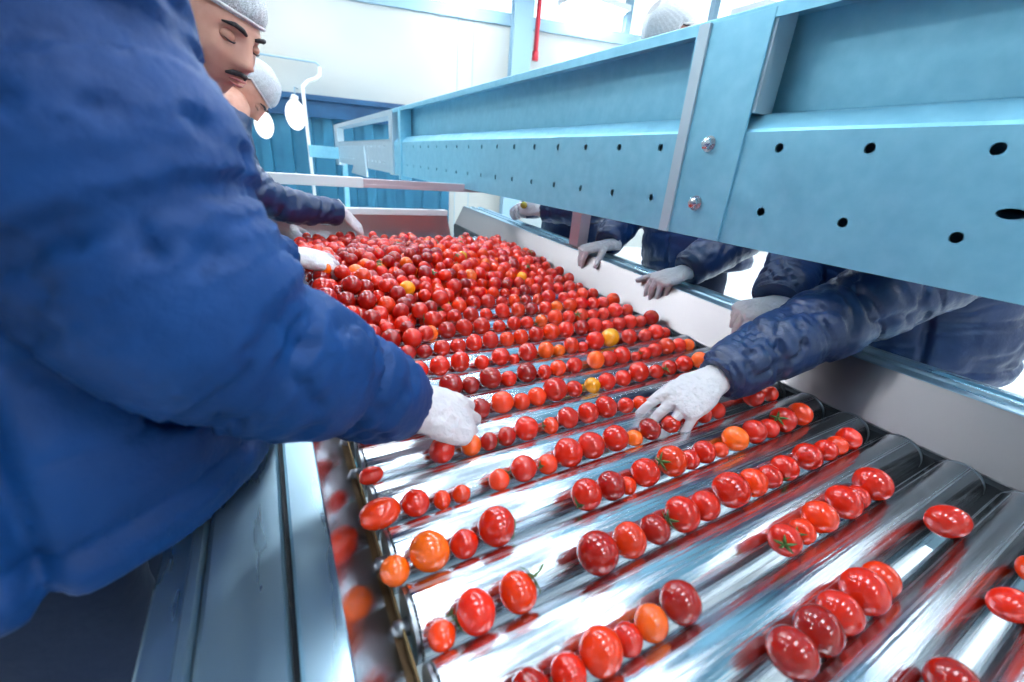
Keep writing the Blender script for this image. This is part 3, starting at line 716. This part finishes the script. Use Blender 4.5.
def head_mesh():
    b = MB(); n, m = 72, 56; v = []; f = []
    G = lambda a, s_: math.exp(-(a / s_) ** 2)
    for i in range(m + 1):
        th = PI * i / m
        for k in range(n):
            ph = 2 * PI * k / n; x = math.sin(th) * math.sin(ph); y = math.sin(th) * math.cos(ph); z = math.cos(th)
            X = x * .076; Z = z * .118; Y = y * (.098 if y < 0 else .092)
            if z < 0:                                            # jaw
                q = min(1, -z * 1.15); X *= 1 - .30 * q * q; Y *= 1 - .02 * q if y > 0 else 1 - .38 * q
                if y > 0: Y += .006 * q
            X *= 1 - .06 * max(0, z) ; X *= 1 - .05 * G(Z + .005, .03) * (1 if y > .3 else 0)
            if y > 0:
                ax_ = abs(X); fr = min(1, y * 1.6)
                nose = 0
                if Z < .026:
                    t = max(0, min(1, (.022 - Z) / .050)); nose = (.006 + .020 * t ** 1.3) * G(X, .0085 + .006 * t) * (1 if Z > -.028 else G(Z + .028, .0065))
                nose += .006 * G(ax_ - .012, .006) * G(Z + .027, .008)
                Y += fr * (nose - .013 * G(ax_ - .031, .014) * G(Z - .010, .011) + .005 * G(Z - .030, .009) * G(ax_ - .026, .022) + .004 * G(ax_ - .045, .018) * G(Z + .020, .018)
                           + .0062 * G(X, .021) * (G(Z + .053, .0050) + 1.05 * G(Z + .0655, .0058)) - .004 * G(X, .024) * G(Z + .0592, .0022) - .004 * G(X, .03) * G(Z + .077, .006) + .010 * G(X, .020) * G(Z + .098, .014)
                           + .004 * G(X, .03) * G(Z + .042, .012))
            v.append((X, Y, Z))
    for i in range(m):
        for k in range(n): f.append((i * n + k, i * n + (k + 1) % n, (i + 1) * n + (k + 1) % n, (i + 1) * n + k))
    b.add(v, f)
    for sg in (1, -1):                                           # ears
        pts = [(sg * .070, -.004, -.022), (sg * .077, -.010, -.018), (sg * .083, -.016, .002), (sg * .084, -.016, .018), (sg * .078, -.008, .026), (sg * .071, .000, .018)]
        b.tube(pts, [.006, .007, .006, .006, .006, .004], 8); b.ball((sg * .073, -.008, .003), (.006, .013, .022), 10, 8)
    return b
def build_body(parent, hc, F, neck, joints):
    """head with a face, neck and the body under the clothes: one continuous mesh"""
    b = MB(); h = head_mesh(); b.add([Vector(hc) + F @ Vector(p) for p in h.v], h.f)
    nk = Vector(neck); b.tube([nk - Vector((0, 0, .06)), nk + (Vector(hc) - nk) * .35, Vector(hc) + F @ Vector((0, -.02, -.055))], [.05, .054, .052], 20)
    for P, R_ in joints: b.tube([Vector(p) for p in P], R_, 12, True, True)
    return b.build('body', M['skin'], parent, True)
def face_bits(parent, hc, F, closed=True, moustache=False):
    hc = Vector(hc)
    def T(mb): mb.v = [tuple(hc + F @ Vector(p)) for p in mb.v]; return mb
    for sg in (1, -1):
        e = MB().ball((sg * .031, .0735, .009), (.0135, .0115, .0105), 16, 12); o = T(e).build('eyelid' if closed else 'eye', M['skin'] if closed else M['eye'], parent, True)
        l_ = MB().tube([(sg * .018, .0825, .0045), (sg * .026, .0868, .0022), (sg * .034, .0862, .0020), (sg * .043, .0805, .0045)], [.0008, .0014, .0014, .0008], 6); T(l_).build('lashes', M['hair'], parent, True)
        br = MB().tube([(sg * .011, .0925, .0255), (sg * .022, .0935, .0300), (sg * .036, .0875, .0325), (sg * .050, .0740, .0270)], [.0030, .0046, .0042, .0016], 8); T(br).build('eyebrow', M['hair'], parent, True)
    T(MB().tube([(-.021, .092, -.0575), (-.010, .0975, -.0550), (0, .0985, -.0560), (.010, .0975, -.0550), (.021, .092, -.0575)], [.001, .0028, .0026, .0028, .001], 8).tube([(-.018, .092, -.0635), (0, .0985, -.0655), (.018, .092, -.0635)], [.001, .0036, .001], 8)).build('lips', M['lip'], parent, True)
    if moustache:
        T(MB().tube([(-.024, .084, -.052), (-.014, .092, -.0460), (0, .0940, -.0440), (.014, .092, -.0460), (.024, .084, -.052)], [.002, .0052, .0050, .0052, .002], 10)).build('moustache', M['hair'], parent, True)
def hairnet(parent, hc, F, sc=1.0):
    hc = Vector(hc)
    b = MB().ball((0, -.012, .02), (.0785, .099, .104), 40, 24)
    v = []; cut = lambda p: p[2] > .018 + .30 * p[1] if p[1] > 0 else p[2] > -.03 + .2 * (p[1] + .0)
    b.v = [p if cut(p) else (p[0] * .94, p[1] * .94, max(p[2], -.05)) for p in b.v]
    b.v = [tuple(hc + F @ Vector(p)) for p in b.v]; 
    # hair: the cap of the skull above the hairline
    hb_ = MB(); n, m = 40, 16; rings = []
    for i in range(m + 1):
        t = i / m; r = []
        for k in range(n):
            a = 2 * PI * k / n; yd = math.cos(a); low = .052 if yd > 0 else .052 - .085 * (-yd) ** .7; th = t * (PI / 2 + math.asin(max(-1, min(1, (-low) / .125))))
            z = .123 * math.cos(th) ; q = math.sqrt(max(0, 1 - (z / .123) ** 2)); r.append(hc + F @ Vector((math.sin(a) * .079 * q, yd * .098 * q, z)))
        rings.append(r)
    hb_.loft(rings, False).build('hair', M['hair'], parent, True)
    nb = MB(); rings = []
    for i in range(m + 1):
        t = i / m; r = []
        for k in range(96):
            a = 2 * PI * k / 96; yd = math.cos(a); low = .046 if yd > 0 else .046 - .085 * (-yd) ** .7; th = t * (PI / 2 + math.asin(max(-1, min(1, (-low) / .14))))
            puff = 1.13 + .10 * max(0, -yd); cr_ = 1 + (.016 * math.sin(a * 32) + .02 * noise.noise(Vector((math.cos(a) * 4, math.sin(a) * 4, t * 5)))) * min(1, t * 1.4)
            if t > .86: puff *= 1 - (t - .86) * .75
            z = .140 * math.cos(th); q = math.sqrt(max(0, 1 - (z / .145) ** 2)); r.append(hc + F @ Vector((math.sin(a) * .079 * q * puff * cr_, yd * .099 * q * puff * cr_ - .008 * q, z)))
        rings.append(r)
    net = nb.loft(rings, False).build('hairnet', M['hairnet'], parent, True)
    MB().tube([(rings[-1][k] + rings[-2][k]) / 2 for k in list(range(96)) + [0]], .0032, 8).build('elastic_band', M['glove'], net, True)
def headframe(fwd, up=(0, 0, 1)):
    y = Vector(fwd).normalized(); z = Vector(up); z = (z - y * z.dot(y)).normalized(); x = y.cross(z)
    return Matrix(((x.x, y.x, z.x), (x.y, y.y, z.y), (x.z, y.z, z.z)))
def person(base, label, jk, head, face_dir, net=True, **k):
    p = empty('person', base, label, 'person'); hc, F = head
    hem, neck = Vector(jk['hem']), Vector(jk['neck']); jo = []
    hp = Vector(k['hip']); jo.append(([hp, (hp + neck) / 2, neck - Vector((0, 0, .10))], [.10, .09, .05]))
    for A in jk['arms']: jo.append(([A[0]] + list(A[1:]), [.045] * (len(A) - 1) + [.016]))
    s = Vector((0, 0, 1)).cross(Vector(face_dir)).normalized()
    kn, an = k['knees'], k['ankles']
    for i, sg in enumerate((1, -1)): jo.append(([hp + s * .07 * sg, kn[i], an[i]], [.06, .045, .035]))
    build_body(p, hc, F, neck, jo)
    jacket(p, face=face_dir, **jk)
    trousers(p, hp, kn, an, face=face_dir)
    for a in an: boot(p, (a[0], a[1], a[2]), face_dir)
    if net: hairnet(p, hc, F)
    return p
FIST = ((50, 60, 35), (52, 62, 35), (55, 62, 35), (58, 62, 35))
GRIP = ((28, 38, 22), (32, 40, 24), (34, 42, 24), (36, 42, 24))
OVER = ((56, 26, 10), (62, 28, 12), (66, 28, 12), (66, 26, 12))
DRAPE = ((22, 34, 18), (28, 36, 18), (32, 36, 18), (34, 38, 20))

# 1 foreground left worker
h1 = (-.12, .66, 1.72)
p = person((-.30, .66, 0), 'worker in a brightly lit navy padded jacket leaning in at the left foreground',
    dict(mname='jacket_lit', hem=(-.245, .60, .942), neck=(-.265, .66, 1.50), tr=(.262, .245, .240, .225, .218, .19, .165), vox=.0065, quilt=.15, aq=.12, depth=.013, wr=.006, seams=(-2.2, 2.9, -.6), seed=1,
         arms=[[(-.172, .50, 1.44), (-.116, .45, 1.30), (-.052, .425, 1.168), (.05, .463, 1.080), (.135, .505, 1.001)], [(-.20, .84, 1.40), (-.17, .93, 1.20), (-.14, .90, 1.05), (-.09, .86, 1.00)]], armr=(.132, .106, .085, .066, .047)),
    (h1, headframe((.8, -.05, -.5), (.5, 0, .8))), (1, 0, 0), hip=(-.29, .64, .92), knees=[(-.27, .74, .50), (-.27, .52, .50)], ankles=[(-.32, .75, .09), (-.32, .50, .09)])
face_bits(p, h1, headframe((.8, -.05, -.5), (.5, 0, .8)))
glove('glove', p, (.153, .510, .987), (.82, .20, -.46), (.34, -.50, .78), True, ((12, 40, 28), (16, 44, 28), (22, 48, 28), (28, 50, 28)), spread=(-2, 0, 1, 3), thumb=((.35, .75, -.55), (.05, .85, -.5), (-.2, .9, -.4)), sc=1.12)
glove('glove', p, (-.085, .86, .995), (1, .1, -.3), (.3, 0, 1), False, GRIP, vox=.003)

# 2 worker with the moustache
h2 = (-.058, 1.17, 1.527); F2 = headframe((.62, -.60, -.40), (.30, -.1, .90))
p = person((-.30, 1.30, 0), 'dark-browed man in a white hairnet bending over the belt at the upper left',
    dict(mname='jacket_lit', hem=(-.32, 1.34, .94), neck=(-.17, 1.24, 1.42), tr=(.20, .195, .20, .195, .15, .14, .14), vox=.009, seed=2,
         arms=[[(-.20, 1.11, 1.35), (-.17, 1.12, 1.18), (-.05, 1.13, 1.09), (.040, 1.165, 1.070)], [(-.19, 1.48, 1.35), (-.20, 1.58, 1.20), (-.15, 1.58, 1.06), (-.09, 1.52, 1.02)]], armr=(.085, .078, .066, .048)),
    (h2, F2), (1, -.1, 0), hip=(-.30, 1.40, .92), knees=[(-.29, 1.48, .50), (-.29, 1.30, .50)], ankles=[(-.32, 1.49, .09), (-.32, 1.30, .09)])
face_bits(p, h2, F2, True, True)
glove('glove', p, (.044, 1.175, 1.072), (.80, .36, -.22), (.25, -.35, .88), True, ((12, 22, 15), (18, 28, 18), (24, 32, 18), (34, 36, 20)), spread=(-14, -4, 6, 16), thumb=((.6, .6, -.5), (.2, .85, -.5), (0, .9, -.4)), vox=.003)
glove('glove', p, (-.085, 1.52, 1.02), (1, .1, -.25), (.2, 0, 1), False, GRIP, vox=.004)
put(.113, 1.178, 1.038, .0165, 'o', '', 'orange tomato held by the gloved fingers of the worker at the upper left')

# 3 further worker, same side
h3 = (-.02, 2.34, 1.530); F3 = headframe((.45, -.20, -.88), (.88, -.1, .45))
p = person((-.30, 2.08, 0), 'further worker in a hairnet whose dark sleeve reaches under the cross bar',
    dict(mname='jacket_navy', hem=(-.30, 2.10, .94), neck=(-.09, 2.2, 1.42), tr=(.20, .195, .20, .19, .15, .14, .14), vox=.009, seed=3, aq=.05, depth=.004,
         arms=[[(-.10, 1.86, 1.33), (-.06, 1.80, 1.20), (.06, 1.84, 1.125), (.262, 1.90, 1.092)], [(-.10, 2.24, 1.33), (-.12, 2.26, 1.18), (-.02, 2.2, 1.08), (.06, 2.14, 1.03)]], armr=(.082, .076, .064, .05)),
    (h3, F3), (1, -.05, 0), hip=(-.30, 2.10, .92), knees=[(-.29, 2.20, .50), (-.29, 2.0, .50)], ankles=[(-.32, 2.2, .09), (-.32, 2.0, .09)])
face_bits(p, h3, F3)
glove('glove', p, (.275, 1.905, 1.088), (.70, .1, -.75), (.6, -.3, .6), True, GRIP, vox=.003)
glove('glove', p, (.07, 2.135, 1.028), (.8, -.1, -.5), (.4, 0, .9), False, GRIP, vox=.004)

# 4 worker reaching across from the right
h4 = (1.16, .50, 1.80); F4 = headframe((-.8, -.1, -.5), (-.5, 0, .8))
p = person((1.46, .46, 0), 'worker in a creased navy jacket reaching across the belt from the right',
    dict(mname='jacket_navy', hem=(1.43, .42, .93), neck=(1.30, .48, 1.60), tr=(.245, .24, .235, .22, .18, .17, .165), vox=.005, quilt=.12, aq=.115, depth=.007, wr=.0065, seams=(-1.0, -.25, .9, 2.2), seed=4,
         arms=[[(1.30, .24, 1.33), (1.17, .31, 1.20), (1.00, .385, 1.085), (.85, .418, 1.022), (.708, .428, .972)], [(1.33, .70, 1.36), (1.33, .655, 1.22), (1.245, .615, 1.125), (1.128, .578, 1.046)]], armr=(.090, .080, .074, .064, .046)),
    (h4, F4), (-1, 0, 0), hip=(1.45, .42, .92), knees=[(1.44, .32, .50), (1.44, .54, .50)], ankles=[(1.48, .31, .09), (1.48, .55, .09)])
face_bits(p, h4, F4)
glove('glove', p, (.700, .426, .972), (-.93, -.04, -.30), (-.22, -.30, .92), False, ((20, 18, 8), (26, 18, 8), (28, 18, 8), (28, 18, 8)), spread=(-9, -1, 8, 17), thumb=((.5, .7, -.6), (.2, .85, -.5), (.05, .9, -.4)), sc=1.0)
glove('glove', p, (1.118, .575, 1.042), (-.93, .28, -.20), (-.20, -.12, .96), True, OVER, spread=(-8, -1, 7, 15), vox=.0025)

# 5 worker with both hands on the rail
h5 = (1.415, 1.40, 1.800); F5 = headframe((-.6, -.1, -.8), (-.8, 0, .6))
p = person((1.46, 1.12, 0), 'worker in navy resting both gloved hands on the rail, hairnet above the beam',
    dict(mname='jacket_navy', hem=(1.46, 1.10, 1.00), neck=(1.40, 1.22, 1.62), tr=(.225, .215, .215, .205, .155, .15, .15), vox=.008, aq=.06, quilt=.11, depth=.005, wr=.005, seams=(.5, 2.6, 1.5), seed=5,
         arms=[[(1.42, .92, 1.42), (1.40, .845, 1.24), (1.27, .865, 1.135), (1.134, .881, 1.054)], [(1.42, 1.44, 1.42), (1.42, 1.42, 1.27), (1.28, 1.345, 1.15), (1.140, 1.266, 1.070)]], armr=(.088, .082, .072, .054)),
    (h5, F5), (-1, 0, 0), hip=(1.46, 1.12, .94), knees=[(1.46, 1.02, .50), (1.46, 1.22, .50)], ankles=[(1.49, 1.01, .09), (1.49, 1.23, .09)])
face_bits(p, h5, F5)
glove('glove', p, (1.122, .880, 1.050), (-.96, .04, -.20), (-.25, -.10, .96), False, OVER, spread=(-12, -3, 6, 16), vox=.0025)
glove('glove', p, (1.128, 1.262, 1.066), (-.93, .26, -.20), (-.25, 0, .96), True, OVER, spread=(-6, 0, 5, 10), thumb=((.8, .5, -.1), (.7, .7, -.4), (.6, .7, -.5)), vox=.0025)

# 6 furthest worker on the right
h6 = (1.22, 1.85, 1.56); F6 = headframe((-.85, .1, -.5), (-.5, 0, .85))
p = person((1.46, 1.86, 0), 'worker behind the support post holding a green-yellow tomato in both gloves',
    dict(mname='jacket_navy', hem=(1.42, 1.84, .94), neck=(1.38, 1.85, 1.44), tr=(.215, .21, .21, .20, .155, .15, .15), vox=.009, aq=.06, depth=.005, wr=.005, seed=6,
         arms=[[(1.40, 1.64, 1.40), (1.36, 1.56, 1.22), (1.28, 1.66, 1.155), (1.17, 1.80, 1.135)], [(1.40, 2.06, 1.40), (1.42, 2.12, 1.22), (1.30, 2.06, 1.14), (1.20, 1.99, 1.12)]], armr=(.085, .08, .068, .052)),
    (h6, F6), (-1, 0, 0), hip=(1.44, 1.86, .92), knees=[(1.44, 1.76, .50), (1.44, 1.96, .50)], ankles=[(1.47, 1.75, .09), (1.47, 1.97, .09)])
face_bits(p, h6, F6)
glove('glove', p, (1.155, 1.815, 1.135), (-.35, .90, .05), (-.75, -.3, .5), False, ((40, 45, 30),) * 4, vox=.003)
glove('glove', p, (1.19, 2.00, 1.118), (-.70, -.35, .1), (-.4, .4, .7), True, ((40, 45, 30),) * 4, vox=.003)
put(1.105, 1.865, 1.150, .017, 'y', '', 'greenish yellow tomato held up by the worker behind the support post').color = lin((170, 160, 60))
